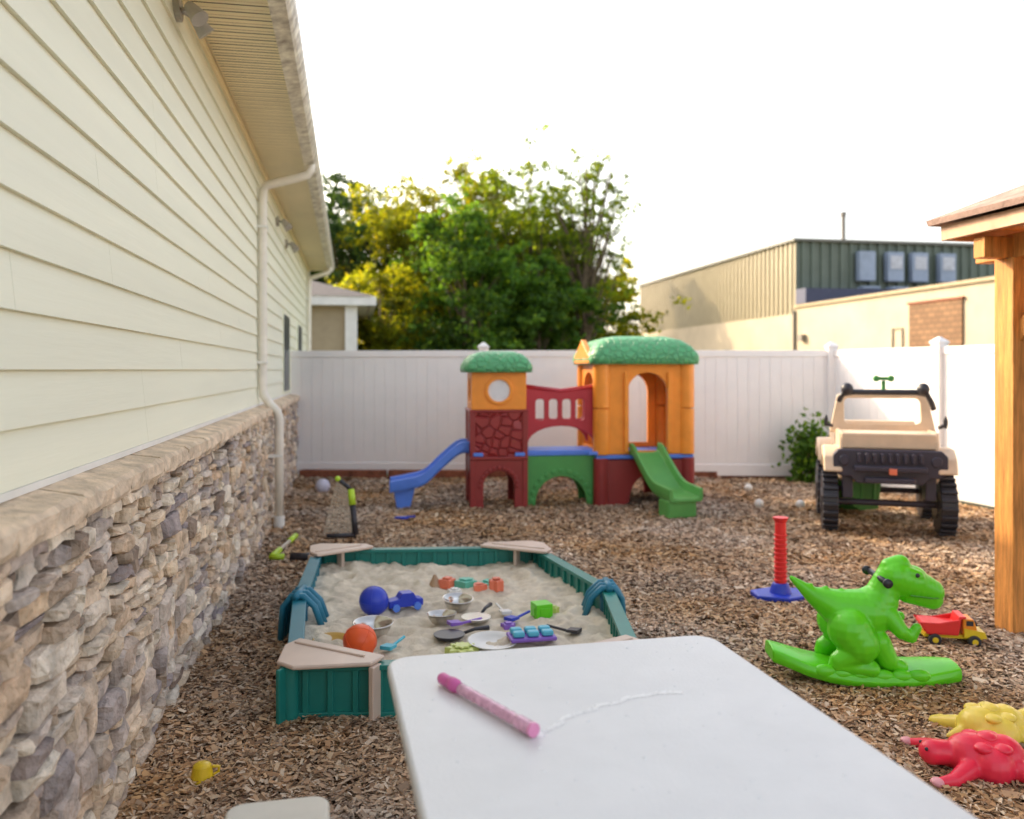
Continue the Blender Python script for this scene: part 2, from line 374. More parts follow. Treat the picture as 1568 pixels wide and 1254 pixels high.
part('stack_and_pipes',bm,pmat('pipe_grey',(.22,.2,.18),.6),wh)
m_brk,ntb,bb=_base('brick_infill'); v=coords(ntb,(1,1,1)); 
sx=N(ntb,'ShaderNodeSeparateXYZ'); cx=N(ntb,'ShaderNodeCombineXYZ'); ntb.links.new(v,sx.inputs[0]); ntb.links.new(sx.outputs[1],cx.inputs[0]); ntb.links.new(sx.outputs[2],cx.inputs[1])
br=N(ntb,'ShaderNodeTexBrick'); br.inputs['Color1'].default_value=(.27,.15,.08,1); br.inputs['Color2'].default_value=(.20,.11,.06,1); br.inputs['Mortar'].default_value=(.11,.07,.04,1); br.inputs['Scale'].default_value=1; br.inputs['Brick Width'].default_value=.4; br.inputs['Row Height'].default_value=.2; br.inputs['Mortar Size'].default_value=.018
ntb.links.new(cx.outputs[0],br.inputs['Vector']); ntb.links.new(br.outputs[0],bb.inputs['Base Color']); bb.inputs['Roughness'].default_value=.9
bm=B(); box(bm,(-.02,30.85,2.9),(.08,2.8,2.1)); part('brick_infill',bm,m_brk,wh)
bm=B(); box(bm,(-.04,30.85,3.99),(.12,2.95,.08)); part('lintel',bm,m_tim,wh)
# ------------------------------------------------------------------ trees
m_bark=pmat('bark',(.19,.14,.09),.9,.3,8,.5,30)
def leafmat(n,c,tr=.4): return imat(n,[tuple(x*.5 for x in c),c,tuple(x*1.3 for x in c),(c[0]*2.0,c[1]*1.5,c[2]*.8)],.6,0,var=.55,vscale=.5,transl=tr,spec=.25)
L_y=leafmat('leaves_yellowgreen',(.15,.185,.013),.52); L_g=leafmat('leaves_green',(.10,.165,.016),.48); L_d=leafmat('leaves_dark',(.038,.085,.025),.3); L_b=leafmat('leaves_midgreen',(.065,.145,.024),.45)
def leafq(P,s1,s2,rg):
    if s2 is None: s2=s1*.6
    k=len(P); a1=rg.normal(0,1,(k,3)); a1/=np.linalg.norm(a1,axis=1)[:,None]; a2=np.cross(a1,rg.normal(0,1,(k,3))); a2/=np.linalg.norm(a2,axis=1)[:,None]
    return np.stack([P-a1*s1,P+a2*s2,P+a1*s1,P-a2*s2],1)
def tree(name,x,y,top,r,mat,zlo=1.5,clumps=70,per=260,ls=.10,sp=1.0,lean=0,seed=1,limb=.0,shell=.3):
    rg=np.random.default_rng(seed); rd=random.Random(seed); e=empty(name,(x,y,0))
    bm=B(); H=top-zlo; cz=zlo+H*.5
    tr=[(0,0,-.1),(lean*.2,.05,H*.2),(lean*.5,0,H*.45+zlo*.3),(lean*.8,0,H*.75),(lean,0,top*.93)]
    r0=.018*top; tube(bm,tr,[r0,r0*.8,r0*.6,r0*.35,r0*.1],8)
    cs=[]
    for i in range(clumps):
        while True:
            p=rg.uniform(-1,1,3); q=np.linalg.norm(p)
            if shell<q<.95: break
        zz=cz+p[2]*H*.5
        an=math.atan2(p[1],p[0]); rr=r*(1+.16*math.sin(3*an+seed)+.12*math.sin(2.3*p[2]*3+seed*1.7+an))
        c=np.array([lean*(zz/top)+p[0]*rr,p[1]*rr,zz]); cs.append((c,rg.uniform(.22,.46)*r*.62*sp))
        if i%2==0 or limb:
            t=min(.9,max(.15,(zz-.3*H)/top)); k=t*(len(tr)-1); a_=Vector(tr[int(k)]).lerp(Vector(tr[min(int(k)+1,len(tr)-1)]),k-int(k))
            b_=Vector(c); mid=a_.lerp(b_,.5)+Vector((jit(.2),jit(.2),.15)); tube(bm,[a_,mid,b_],[r0*.28,r0*.16,r0*.05],5,cap=False)
            for s in range(2 if limb else 1):
                b2=b_+Vector((jit(1),jit(1),rd.uniform(-.2,.9)))*r*.2; tube(bm,[mid,b_.lerp(b2,.5),b2],[r0*.08,r0*.05,r0*.02],4,cap=False)
    part('trunk_and_limbs',bm,m_bark,e,smooth=True)
    P=[]
    for c,s in cs:
        k=int(per*rg.uniform(.4,1.4)); 
        sub=c+rg.normal(0,1,(max(3,k//26),3))*s*np.array([.75,.75,.5])
        idx=rg.integers(0,len(sub),k); P.append(sub[idx]+rg.normal(0,1,(k,3))*s*np.array([.26,.26,.17]))
    P=np.concatenate(P); quads('foliage',leafq(P,ls*rg.uniform(.5,1.2,len(P))[:,None],None,rg),mat,e)
    return e
tree('maple_tree',-8.6,36,10.8,3.1,L_d,seed=2,per=300)
tree('maple_tree',-6.3,33,8.6,2.1,L_d,seed=22)
tree('maple_tree',-3.9,31,8.7,2.5,L_y,seed=3,clumps=80,per=220)
tree('maple_tree',-1.7,32,9.4,2.4,L_y,seed=23,clumps=75,per=210)
tree('oak_tree',-1.5,27,6.7,2.0,L_b,seed=4,clumps=75,zlo=.6)
tree('locust_tree',.7,30,9.3,2.1,L_g,seed=5,clumps=85,per=120,zlo=4.2,sp=1.2,ls=.085)
tree('locust_tree',2.55,29,9.5,1.45,L_g,seed=6,clumps=65,per=85,zlo=3.4,ls=.075,sp=1.4,limb=1)
tree('ash_tree',.9,28,5.5,1.8,L_b,seed=8,zlo=.4)
tree('ash_tree',3.3,32,5.6,2.2,L_y,seed=9,zlo=.3,per=240)
tree('ash_tree',2.2,31,5.2,1.7,L_g,seed=19,zlo=.3)
tree('ash_tree',-4.2,27,5.0,1.7,L_y,seed=12,zlo=.3)
tree('maple_tree',1.5,59.5,12.6,3.8,L_g,seed=10,clumps=60,ls=.24)
tree('maple_tree',-3.5,57,12.0,4,L_g,seed=11,clumps=50,ls=.26)
tree('oak_tree',-.2,34,7.6,3.0,L_g,seed=14,zlo=.6,per=200)
rg=np.random.default_rng(5); k=26000; X=rg.uniform(-30,60,k); hh=2.0+.8*np.sin(X*.7)+.5*np.sin(X*1.9+1); Z=rg.random(k)**.8*hh; Y=70+rg.normal(0,.9,k)
quads('distant_treeline',leafq(np.stack([X,Y,Z],1),.4,.22,rg),L_d)
k=1400; P=np.stack([4.02+rg.normal(0,.13,k),11.4+rg.normal(0,.1,k),np.abs(rg.normal(.36,.22,k))],1)
vn=empty('vine_shrub'); quads('leaves',leafq(P,.045,.03,rg),L_b,vn)
bm=B()
for i in range(7): tube(bm,[(4.02,11.4,0),(4.02+jit(.1),11.4+jit(.08),.35),(4.02+jit(.25),11.4,.7)],.006,5)
part('stems',bm,m_bark,vn)
# ------------------------------------------------------------------ plastics
def plast(n,c,rough=.38,**k): return pmat(n,c,rough,k.pop('var',.06),k.pop('scale',5),k.pop('bump',.05),k.pop('bscale',120),bdist=.003,**k)
P_or=plast('orange_plastic',(.90,.31,.035)); P_red=plast('maroon_plastic',(.28,.03,.03)); P_red2=plast('red_plastic',(.48,.03,.05)); P_gr=plast('green_plastic',(.07,.32,.08)); P_bl=plast('blue_plastic',(.10,.24,.80)); P_gr2=plast('green_slide_plastic',(.11,.38,.09))
P_teal=plast('teal_plastic',(.012,.20,.17)); P_tealsky=plast('teal_sky_tint_panel',(.015,.18,.25)); P_blk=plast('black_plastic',(.03,.03,.04)); P_bei=plast('beige_plastic',(.76,.58,.41)); P_seat=plast('seat_plastic',(.64,.50,.41)); P_lime=plast('lime_plastic',(.13,.66,.012),.32); P_yel=plast('yellow_plastic',(.80,.56,.02)); P_dblue=plast('deep_blue_plastic',(.02,.05,.50)); P_bred=plast('bright_red_plastic',(.82,.03,.03)); P_wh=plast('white_plastic',(.78,.77,.74)); P_cor=plast('coral_plastic',(.80,.20,.11)); P_pink=plast('pink_plastic',(.68,.13,.38)); P_purp=plast('purple_plastic',(.25,.12,.55)); P_mint=plast('mint_plastic',(.12,.50,.38))  # left sandbox panels: sky reflection mixed into the teal as a bluer colour
def stonebump(m,scale,dist=.02):
    nt=m.node_tree; b=nt.nodes['Principled BSDF']; v=coords(nt)
    t=N(nt,'ShaderNodeTexVoronoi',feature='DISTANCE_TO_EDGE'); t.inputs['Scale'].default_value=scale
    nt.links.new(v,t.inputs['Vector']); mr=N(nt,'ShaderNodeMapRange'); mr.inputs['From Max'].default_value=.12; nt.links.new(t.outputs['Distance'],mr.inputs[0])
    bp=N(nt,'ShaderNodeBump'); bp.inputs['Strength'].default_value=1; bp.inputs['Distance'].default_value=dist; nt.links.new(mr.outputs[0],bp.inputs['Height']); nt.links.new(bp.outputs[0],b.inputs['Normal'])
P_redst=plast('maroon_stone_plastic',(.32,.03,.03),bump=0); stonebump(P_redst,9)
P_roof=plast('roof_green_plastic',(.10,.40,.17),bump=0); stonebump(P_roof,13,dist=.012)
# ------------------------------------------------------------------ playhouse
ph=empty('climbing_playhouse',(-.45,9.27,0),R(7.5))
def domed_roof(name,x0,x1,y0,y1,z0,h,M=P_roof):
    bm=B(); cx,cy=(x0+x1)/2,(y0+y1)/2; rr=[]
    for t,zz in((.93,0),(1.0,.0),(1.02,.18),(1.0,.36),(.9,.62),(.74,.84),(.5,.97),(.2,1.0)):
        o=rrect(cx-(x1-x0)/2*t,cx+(x1-x0)/2*t,cy-(y1-y0)/2*t,cy+(y1-y0)/2*t,.10*t,5)
        rr.append([bm.verts.new((p[0],p[1],z0+h*zz)) for p in o])
    for r0,r1 in zip(rr,rr[1:]):
        k=len(r0)
        for i in range(k): bm.faces.new((r0[i],r0[(i+1)%k],r1[(i+1)%k],r1[i]))
    bm.faces.new(rr[-1]); bm.faces.new(rr[0][::-1]); part(name,bm,M,ph,smooth=True)
RX=lambda x,y=0:Matrix.Translation((x,y,0))@Matrix.Rotation(R(90),4,'Z')
W1=.62; D1=.62
def arch(x0,x1,zt,n=12): 
    c=(x0+x1)/2; r=(x1-x0)/2
    return [(x1,0)]+[(c+r*math.cos(a),zt-r+r*math.sin(a)) for a in [math.pi*i/n for i in range(n+1)]]+[(x0,0)]
bm=B(); o=[(0,.0),(0,.56),(W1,.56),(W1,0)]+arch(.14,.48,.42)
plate(bm,o,[],0,.05); plate(bm,o,[],D1-.05,.05); 
sp=[(0.05,0),(.05,.56),(D1-.05,.56),(D1-.05,0)]+arch(.16,.46,.40)
plate(bm,sp,[],-.05,.05,RX(0)); plate(bm,sp,[],-.05,.05,RX(W1-.05))
box(bm,(.31,-.012,.56),(.64,.03,.035)); 
c_=.31
for i in range(13):
    a=math.pi*i/12; box(bm,(c_+.205*math.cos(a),-.006,.25+.205*math.sin(a)),(.045,.02,.04),Matrix.Rotation(-a+math.pi/2,3,'Y'))
part('lower_tower_base',bm,P_red,ph,bevel=.01)
bm=B(); box(bm,(W1/2,D1/2,.82),(W1-.004,D1-.004,.50)); part('stone_tower_wall',bm,P_redst,ph,bevel=.015)
bm=B(); box(bm,(W1/2,D1/2,1.075),(W1+.03,D1+.03,.03)); 
for x in (0.02,W1-.02):
    for y in(.02,D1-.02): box(bm,(x,y,.55),(.06,.06,1.08))
part('tower_frame',bm,P_red,ph,bevel=.01)
bm=B(); z0,z1=1.09,1.53
o=[(0.01,z0),(.01,z1),(W1-.01,z1),(W1-.01,z0)]
plate(bm,o,[circ(W1/2,1.30,.135)],0,.04); plate(bm,o,[circ(W1/2,1.30,.16)],D1-.04,.04)
sp=[(0.04,z0),(.04,z1),(D1-.04,z1),(D1-.04,z0)]
plate(bm,sp,[circ(D1/2,1.3,.14)],-.05,.04,RX(0)); plate(bm,sp,[circ(D1/2,1.30,.14)],-.05,.04,RX(W1-.05)); part('upper_tower_wall',bm,P_or,ph,bevel=.008)
bm=B(); 
plate(bm,circ(W1/2,1.30,.155),[circ(W1/2,1.30,.12)],-.02,.03); part('porthole_ring',bm,P_or,ph,bevel=.006)
bm=B(); plate(bm,circ(W1/2,1.30,.12),[],-.0,.01); part('porthole_window',bm,plast('clear_plastic',(.75,.76,.8),.2),ph)
domed_roof('tower_roof',-.07,W1+.06,-.07,D1+.05,1.50,.24)
x0,x1=W1,1.42; w_=x1-x0
bm=B(); c=(x0+x1)/2
top=[(x0+w_*t,1.33-.05*math.sin(math.pi*t)) for t in [i/10 for i in range(11)]]
bot=[(x1,.70)]+[(c+w_*.47*math.cos(a),.70+.20*math.sin(a)) for a in [math.pi*i/12 for i in range(13)]]+[(x0,.70)]
holes=[rrect(x0+w_*.14+i*w_*.19,x0+w_*.14+i*w_*.19+.10,.95+.03*math.sin(math.pi*(i+.7)/4.4),1.20,.035) for i in range(4)]
plate(bm,top+bot,holes,.10,.045); plate(bm,top+bot,[rrect(x0+.06,x1-.06,.96,1.22,.04)],.50,.045)
part('bridge_rail',bm,P_red2,ph,bevel=.006)
bm=B(); tube(bm,[(x0,.12,1.34),(c,.12,1.29),(x1,.12,1.34)],.028,8); part('rail_cap',bm,P_red2,ph,smooth=True)
bm=B(); box(bm,(c,.32,.60),(w_+.02,.50,.06)); part('bridge_floor',bm,P_bl,ph,bevel=.012)
bm=B(); o=[(x0,0),(x0,.57),(x1,.57),(x1,0)]+[(x1-.1,0)]+[(c+.29*math.cos(a),.05+.29*math.sin(a)) for a in [math.pi*i/12 for i in range(13)]]+[(x0+.1,0)]
plate(bm,o,[],.08,.05); plate(bm,o,[],.50,.05); 
for i in range(13):
    a=math.pi*i/12; box(bm,(c+.33*math.cos(a),.075,.07+.33*math.sin(a)),(.05,.02,.045),Matrix.Rotation(-a+math.pi/2,3,'Y'))
part('bridge_base',bm,P_gr,ph,bevel=.007)
bm=B()
for x in (x0-.08,x0-.54,x1-.06): box(bm,(x,-.012,.60),(.11,.035,.04))
part('blue_clips',bm,P_bl,ph,bevel=.008)
X0=1.42; X1=2.50; W2=X1-X0; D2=.95
bm=B()
o=[(X0,0),(X0,.52),(X1,.52),(X1,0),(X1-.30,0)]+[(X0+.58+.22*math.cos(a),.05+.30*math.sin(a)) for a in [math.pi*i/10 for i in range(11)]]+[(X0+.28,0)]
plate(bm,o,[],0,.05); plate(bm,o,[],D2-.05,.05)
sp=[(0.05,0),(.05,.52),(D2-.05,.52),(D2-.05,0),(.75,0)]+[(.475+.22*math.cos(a),.05+.25*math.sin(a)) for a in [math.pi*i/10 for i in range(11)]]+[(.2,0)]
plate(bm,sp,[],-.05,.05,RX(X0)); plate(bm,sp,[],-.05,.05,RX(X1-.05))
for x in(X0+.04,X1-.04):
    for y in(.04,D2-.04): cyl(bm,(x,y,0),(x,y,.54),.085,seg=16)
part('playhouse_base',bm,P_red,ph,bevel=.01)
bm=B(); box(bm,((X0+X1)/2,D2/2,.555),(W2+.04,D2+.03,.045)); part('playhouse_floor',bm,P_bl,ph,bevel=.01)
bm=B(); z0=.58; z1=1.62
def archhole(a,b,zl,zt):
    c=(a+b)/2; r=(b-a)/2
    return [(a,zl),(b,zl)]+[(c+r*math.cos(t),zt-r+r*math.sin(t)) for t in [math.pi*i/12 for i in range(13)]]
plate(bm,[(X0,z0),(X0,z1),(X1,z1),(X1,z0)],[archhole(X0+.34,X0+.80,.62,1.50)],0,.05)
plate(bm,[(X0,z0),(X0,z1),(X1,z1),(X1,z0)],[archhole(X0+.36,X0+.84,.64,1.50)],D2-.05,.05)
plate(bm,[(.05,z0),(.05,z1),(D2-.05,z1),(D2-.05,z0)],[archhole(.18,.78,.64,1.5)],-.05,.05,RX(X0))
plate(bm,[(.05,z0),(.05,z1),(D2-.05,z1),(D2-.05,z0)],[archhole(.3,.62,1.0,1.4)],-.05,.05,RX(X1-.05))
part('playhouse_walls',bm,P_or,ph,bevel=.008)
bm=B()
for x in(X0+.05,X1-.05):
    for y in(.05,D2-.05):
        for a_,b_ in((.58,1.09),(1.10,1.62)): cyl(bm,(x,y,a_),(x,y,b_),.095,seg=20)
for x in (X0+.32,X0+.82): box(bm,(x,-.012,1.05),(.05,.04,.9))
part('corner_columns',bm,P_or,ph,bevel=.008)
domed_roof('playhouse_roof',X0-.08,X1+.08,-.08,D2+.08,1.59,.33)
bm=B(); plate(bm,[(.08,1.60),(.08,1.68),(.475,1.88),(D2-.08,1.68),(D2-.08,1.60)],[],0,.06,RX(X0-.03)); part('gable_end',bm,P_or,ph,bevel=.01)
def slide(name,path,w,wall,mat,side,parent):
    bm=B(); s=Vector(side); prof=[(-w/2-.02,0),(-w/2-.02,wall),(-w/2+.015,wall),(-w/2+.03,.02),(-w/4,.005),(w/4,.005),(w/2-.03,.02),(w/2-.015,wall),(w/2+.02,wall),(w/2+.02,0),(w/2,-.03),(-w/2,-.03)]
    rr=[]
    for i,p in enumerate(path):
        p=Vector(p); rr.append([bm.verts.new(p+s*a+Vector((0,0,1))*b) for a,b in prof])
    for r0,r1 in zip(rr,rr[1:]):
        k=len(r0)
        for i in range(k): bm.faces.new((r0[i],r0[(i+1)%k],r1[(i+1)%k],r1[i]))
    bm.faces.new(rr[0]); bm.faces.new(rr[-1][::-1]); return part(name,bm,mat,parent,bevel=.01)
def bez(pts,n=16):
    out=[]
    P=[Vector(p) for p in pts]; P=[P[0]*2-P[1]]+P+[P[-1]*2-P[-2]]
    for i in range(1,len(P)-2):
        for k in range(n//(len(P)-3)+1):
            t=k/(n//(len(P)-3)+1); a,b,c,d=P[i-1:i+3]
            out.append(.5*((2*b)+(c-a)*t+(2*a-5*b+4*c-d)*t*t+(3*b-a-3*c+d)*t**3))
    out.append(P[-2]); return out
slide('blue_slide',bez([(.0,.30,.64),(-.12,.30,.62),(-.32,.28,.46),(-.5,.26,.30),(-.70,.24,.25),(-.88,.23,.22)],24),.38,.10,P_bl,(0,1,0),ph)
bm=B(); plate(bm,[(-.80,0),(-.84,.22),(-.60,.24),(-.66,0)],[],.12,.24); part('blue_slide_leg',bm,P_bl,ph,bevel=.015)
slide('green_slide',bez([(1.96,.02,.60),(1.97,-.08,.585),(2.00,-.30,.43),(2.05,-.54,.26),(2.10,-.74,.22),(2.13,-.90,.205)],24),.34,.11,P_gr2,(1,.16,0),ph)
bm=B(); box(bm,(2.08,-.76,.10),(.33,.24,.20),Matrix.Rotation(R(9),3,'Z')); part('green_slide_foot',bm,P_gr2,ph,bevel=.03)
# ------------------------------------------------------------------ ride-on toy truck
tk=empty('toy_truck',(3.55,8.12,0),R(-17)); tk.scale=(.92,.95,.99)
bm=B()
for x in(-.54,.54):
    for y in(-.22,.78):
        cyl(bm,(x-.075,y,.29),(x+.075,y,.29),.265,seg=32)
        for k in range(22):
            a_=2*math.pi*k/22; box(bm,(x,y+.277*math.cos(a_),.29+.277*math.sin(a_)),(.15,.035,.03),Matrix.Rotation(a_-math.pi/2,3,'X'))
        cyl(bm,(x-.085,y,.29),(x+.085,y,.29),.13,seg=6)
part('wheels',bm,P_blk,tk,bevel=.012)
bm=B()
o=[(-.42,.54),(-.35,.50),(.9,.50),(1.0,.58),(1.0,.92),(.55,.95),(.45,.78),(.12,.78),(.05,.97),(-.38,.97),(-.43,.86)]
for xx in (-.46,.42): plate(bm,[(p[0],p[1]) for p in o],[],-.04-xx,.04,RX(0))
box(bm,(0,.27,.54),(.86,1.3,.08)); box(bm,(0,-.2,.885),(.88,.44,.15)); box(bm,(0,.98,.72),(.86,.06,.44)); box(bm,(0,.66,.80),(.8,.08,.44)); box(bm,(0,.52,.72),(.8,.30,.06))
for x in(-.52,.52):
    plate(bm,[(-.52,.60),(-.46,.74),(-.33,.82),(-.1,.82),(.03,.72),(.08,.60),(.02,.60),(-.06,.68),(-.2,.72),(-.34,.71),(-.42,.66),(-.45,.60)],[],-x-.09,.18,RX(0))
    plate(bm,[(.50,.60),(.56,.74),(.68,.82),(.9,.82),(1.03,.72),(1.08,.60),(1.02,.60),(.94,.68),(.8,.72),(.66,.71),(.58,.66),(.55,.60)],[],-x-.09,.18,RX(0))
part('truck_body',bm,P_bei,tk,bevel=.022)
bm=B(); plate(bm,[(-.52,.93),(-.44,1.30),(-.35,1.33),(.35,1.33),(.44,1.30),(.52,.93)],[rrect(-.37,.37,1.02,1.27,.05)],-.06,.06,Matrix.Translation((0,.05,0))@Matrix.Rotation(R(-6),4,'X'))
part('windshield_frame',bm,P_bei,tk,bevel=.015)
bm=B(); tube(bm,[(-.44,-.08,1.24),(-.40,-.1,1.31),(-.30,-.1,1.33),(.30,-.1,1.33),(.40,-.1,1.31),(.44,-.08,1.24),(.47,-.05,1.17)],.028,10)
for s in(-1,1):
    sph(bm,(s*.36,-.12,1.36),.06); cyl(bm,(s*.36,-.17,1.36),(s*.36,-.19,1.36),.05); tube(bm,[(s*.5,-.1,1.0),(s*.56,-.12,1.02)],.018); sph(bm,(s*.565,-.12,1.05),.045,(.5,.4,1.3))
part('roll_bar_and_mirrors',bm,P_blk,tk,smooth=True)
bm=B(); plate(bm,[(-.52,.60),(-.52,.76),(-.47,.81),(.47,.81),(.52,.76),(.52,.60),(.44,.56),(.36,.56),(.30,.50),(-.30,.50),(-.36,.56),(-.44,.56)],[],-.50,.14)
box(bm,(0,-.53,.64),(.66,.08,.05)); box(bm,(0,-.53,.535),(.46,.08,.05))
for i in range(9): box(bm,(-.28+i*.07,-.515,.735),(.035,.05,.09))
for s in(-1,1): box(bm,(s*.38,-.36,.46),(.10,.14,.22)); cyl(bm,(s*.42,-.52,.71),(s*.42,-.49,.71),.05)
cyl(bm,(-.5,-.22,.29),(.5,-.22,.29),.03); cyl(bm,(-.5,.78,.29),(.5,.78,.29),.03)
part('grille_bumper',bm,plast('dark_violet_plastic',(.045,.04,.065)),tk,bevel=.012)
bm=B(); box(bm,(.02,-.58,.62),(.07,.03,.055)); part('badge',bm,P_cor,tk,bevel=.006)
bm=B(); plate(bm,[(.60,.46),(.95,.44),(1.25,.06),(1.1,.02)],[],.08,.44,RX(0)); 
for i in range(4): box(bm,(-.42+i*.1,.80,.32),(.03,.5,.04),Matrix.Rotation(R(-48),3,'X'))
plate(bm,[(-.38,.50),(-.34,.22),(-.20,.14),(-.02,.16),(.02,.50)],[],.25,.35)
for i in range(3): box(bm,(-.30+i*.12,.235,.34),(.03,.03,.28))
part('green_slide_part',bm,P_gr2,tk,bevel=.01)
bm=B(); cyl(bm,(0,-.02,1.33),(0,-.02,1.44),.02); box(bm,(0,-.02,1.46),(.16,.05,.035))
for s in(-1,1): cyl(bm,(s*.07,-.07,1.46),(s*.07,.03,1.46),.03)
part('periscope',bm,P_gr,tk,bevel=.006)
# ------------------------------------------------------------------ sandbox
sb=empty('sandbox')
FL,FR,RJ,NR,NL,LJ=[Vector(p) for p in((-1.38,6.05,0),(.16,6.14,0),(.56,4.98,0),(.56,3.75,0),(-.95,3.70,0),(-1.20,4.80,0))]
poly=[FL,FR,RJ,NR,NL,LJ]; HT=.25
def wall(a,b,nm,mat):
    d=b-a; Lw=d.length; ang=math.atan2(d.y,d.x); bm=B(); box(bm,(Lw/2,0,HT/2),(Lw-.04,.03,HT-.03)); box(bm,(Lw/2,0,HT-.012),(Lw-.02,.075,.024))
    box(bm,(Lw/2,0,.03),(Lw-.02,.06,.03))
    k=int(Lw/.105)
    for i in range(k): box(bm,((i+.5)*Lw/k,0,HT/2),(.028,.058,HT-.03))
    part(nm,bm,mat,sb,bevel=.005,loc=a,rz=ang)
for i,nm in enumerate(['panel_back','panel_right_far','panel_right_near','panel_front','panel_left_near','panel_left_far']): wall(poly[i],poly[(i+1)%6],nm,P_tealsky if i in(4,5) else P_teal)
P_clip=plast('blue_teal_plastic',(.02,.19,.30))
for J,o in((LJ,-1),(RJ,1)):
    bm=B(); cyl(bm,J,J+Vector((0,0,HT+.02)),.045,seg=20)
    for dd in(-.07,0.0,.07):
        y=J.y+dd; tube(bm,[(J.x-o*.14,y+.0,.10),(J.x-o*.10,y,.21),(J.x-o*.04,y,.268),(J.x+o*.03,y,.268),(J.x+o*.075,y,.21),(J.x+o*.09,y,.02)],.019,8)
    tube(bm,[(J.x,J.y-.10,.27),(J.x,J.y+.10,.27)],.022,8); part('hinge_clip',bm,P_clip,sb,smooth=True)
def seat(cn,p1,p2,nm):
    ctr=(FL+FR+NL+NR)/4; out=(cn-ctr).normalized(); a=cn+(p1-cn).normalized()*.38; b=cn+(p2-cn).normalized()*.26
    pts=[a+out*.08,a-out*.03,b-out*.03,b+out*.08,cn+out*.12+(p2-cn).normalized()*.07,cn+out*.12+(p1-cn).normalized()*.07]
    bm=B(); slab(bm,[(p.x,p.y) for p in pts],.255,.275); 
    part(nm,bm,P_seat,sb,bevel=.009,seg=3)
    bm=B(); ia=cn+(a-cn)*.8; ib=cn+(b-cn)*.8; tube(bm,[(ia.x,ia.y,.277),(ib.x,ib.y,.277)],.006); part(nm+'_seam',bm,P_seat,sb)
    bm=B()
    for p in (a,b,(a+b)/2): 
        q=p+out*.05; box(bm,(q.x,q.y,.127),(.025,.07,.255),Matrix.Rotation(math.atan2(out.y,out.x)+R(90),3,'Z'))
    part(nm+'_brackets',bm,P_seat,sb,bevel=.006)
    bm=B(); q=cn+out*.03; cyl(bm,(q.x,q.y,0),(q.x,q.y,.255),.04); box(bm,(q.x+out.x*.02,q.y+out.y*.02,.127),(.02,.12,.255),Matrix.Rotation(math.atan2(out.y,out.x)+R(90),3,'Z')); part(nm+'_post',bm,P_teal,sb,bevel=.005)
seat(FL,FR,LJ,'corner_seat_1'); seat(FR,FL,RJ,'corner_seat_2'); seat(NL,NR,LJ,'corner_seat_3'); seat(NR,NL,RJ,'corner_seat_4')
m_sand=pmat('sand',(.72,.64,.51),.95,.10,9,.8,140,.2,dark=(.55,.48,.38),bdist=.007)
def inside(x,y):
    for i in range(6):
        a=poly[i];b=poly[(i+1)%6]
        if (b.x-a.x)*(y-a.y)-(b.y-a.y)*(x-a.x)>0: return False
    return True
rs=random.Random(3); foot=[(rs.uniform(-1.2,.5),rs.uniform(3.8,6),rs.uniform(.035,.09),rs.uniform(.012,.032)) for _ in range(55)]
def sandz(x,y):
    p=Vector((x,y,0)); z=.12+.03*noise.noise(p*2.1)+.028*noise.noise(p*6+Vector((3,1,0)))+.018*noise.noise(p*15)+.010*noise.noise(p*36)
    for fx,fy,fr,fd in foot:
        d2=((x-fx)**2+(y-fy)**2)/(fr*fr)
        if d2<6: z+=fd*(-math.exp(-d2)+.45*math.exp(-(d2-1.8)**2))
    if y>5.3: z+=.02*(y-5.3)
    return z
bm=B(); st=.0145; nx=int(2.2/st); ny=int(2.7/st); gv={}
for i in range(nx):
    for j in range(ny):
        x=-1.45+i*st; y=3.6+j*st
        if inside(x,y): gv[i,j]=bm.verts.new((x,y,sandz(x,y)))
for (i,j),v in gv.items():
    q=[gv.get(k) for k in((i,j),(i+1,j),(i+1,j+1),(i,j+1))]
    if all(q): bm.faces.new(q)
part('sand',bm,m_sand,sb,smooth=True)
def toyball(name,x,y,z,r,mat,grooves=False):
    bm=B(); sph(bm,(0,0,0),r,u=36,v=20)
    if grooves:
        for ax in range(3):
            pts=[(r*1.0*math.cos(t),r*1.0*math.sin(t),0) for t in [2*math.pi*i/40 for i in range(41)]]
            M=[Matrix(),Matrix.Rotation(R(90),4,'X'),Matrix.Rotation(R(90),4,'Y')][ax]
            tube(bm,[M@Vector(p) for p in pts],r*.025,5)
    o=part(name,bm,mat,None,smooth=True,loc=(x,y,z+r)); return o
toyball('blue_ball',-.80,4.92,sandz(-.80,4.92)-.01,.084,P_dblue,True)
ob=toyball('orange_ball',-.745,4.16,sandz(-.745,4.16)-.005,.082,plast('orange_ball_rubber',(.85,.11,.02)),True); ob.rotation_euler=(.5,.6,.3)
toyball('white_ball',-2.34,10.5,0,.09,plast('pale_ball',(.62,.62,.75)),True)
for x,y in((2.72,9.35),(3.16,9.3),(2.95,10.6)): toyball('small_white_ball',x,y,0.005,.05,P_wh,True)
m_steel=pmat('stainless_steel',(.62,.60,.57),.22,.06,metal=1)
def bowl(name,x,y,r,h,mat,tilt=0):
    bm=B(); prof=[(0.001,0),(r*.45,0),(r*.7,h*.22),(r*.9,h*.6),(r,h),(r*1.08,h)]; inn=[(r*1.08,h*.97),(r*.97,h*.95),(r*.86,h*.6),(r*.66,h*.26),(r*.42,.006),(.001,.006)]
    rr=[]
    for a_,b_ in prof+inn: rr.append([bm.verts.new((a_*math.cos(t),a_*math.sin(t),b_)) for t in [2*math.pi*k/32 for k in range(32)]])
    for r0,r1 in zip(rr,rr[1:]):
        for k in range(32): bm.faces.new((r0[k],r0[(k+1)%32],r1[(k+1)%32],r1[k]))
    o=part(name,bm,mat,None,smooth=True,loc=(x,y,sandz(x,y)-.005)); o.rotation_euler=(tilt,tilt*.5,0); return o
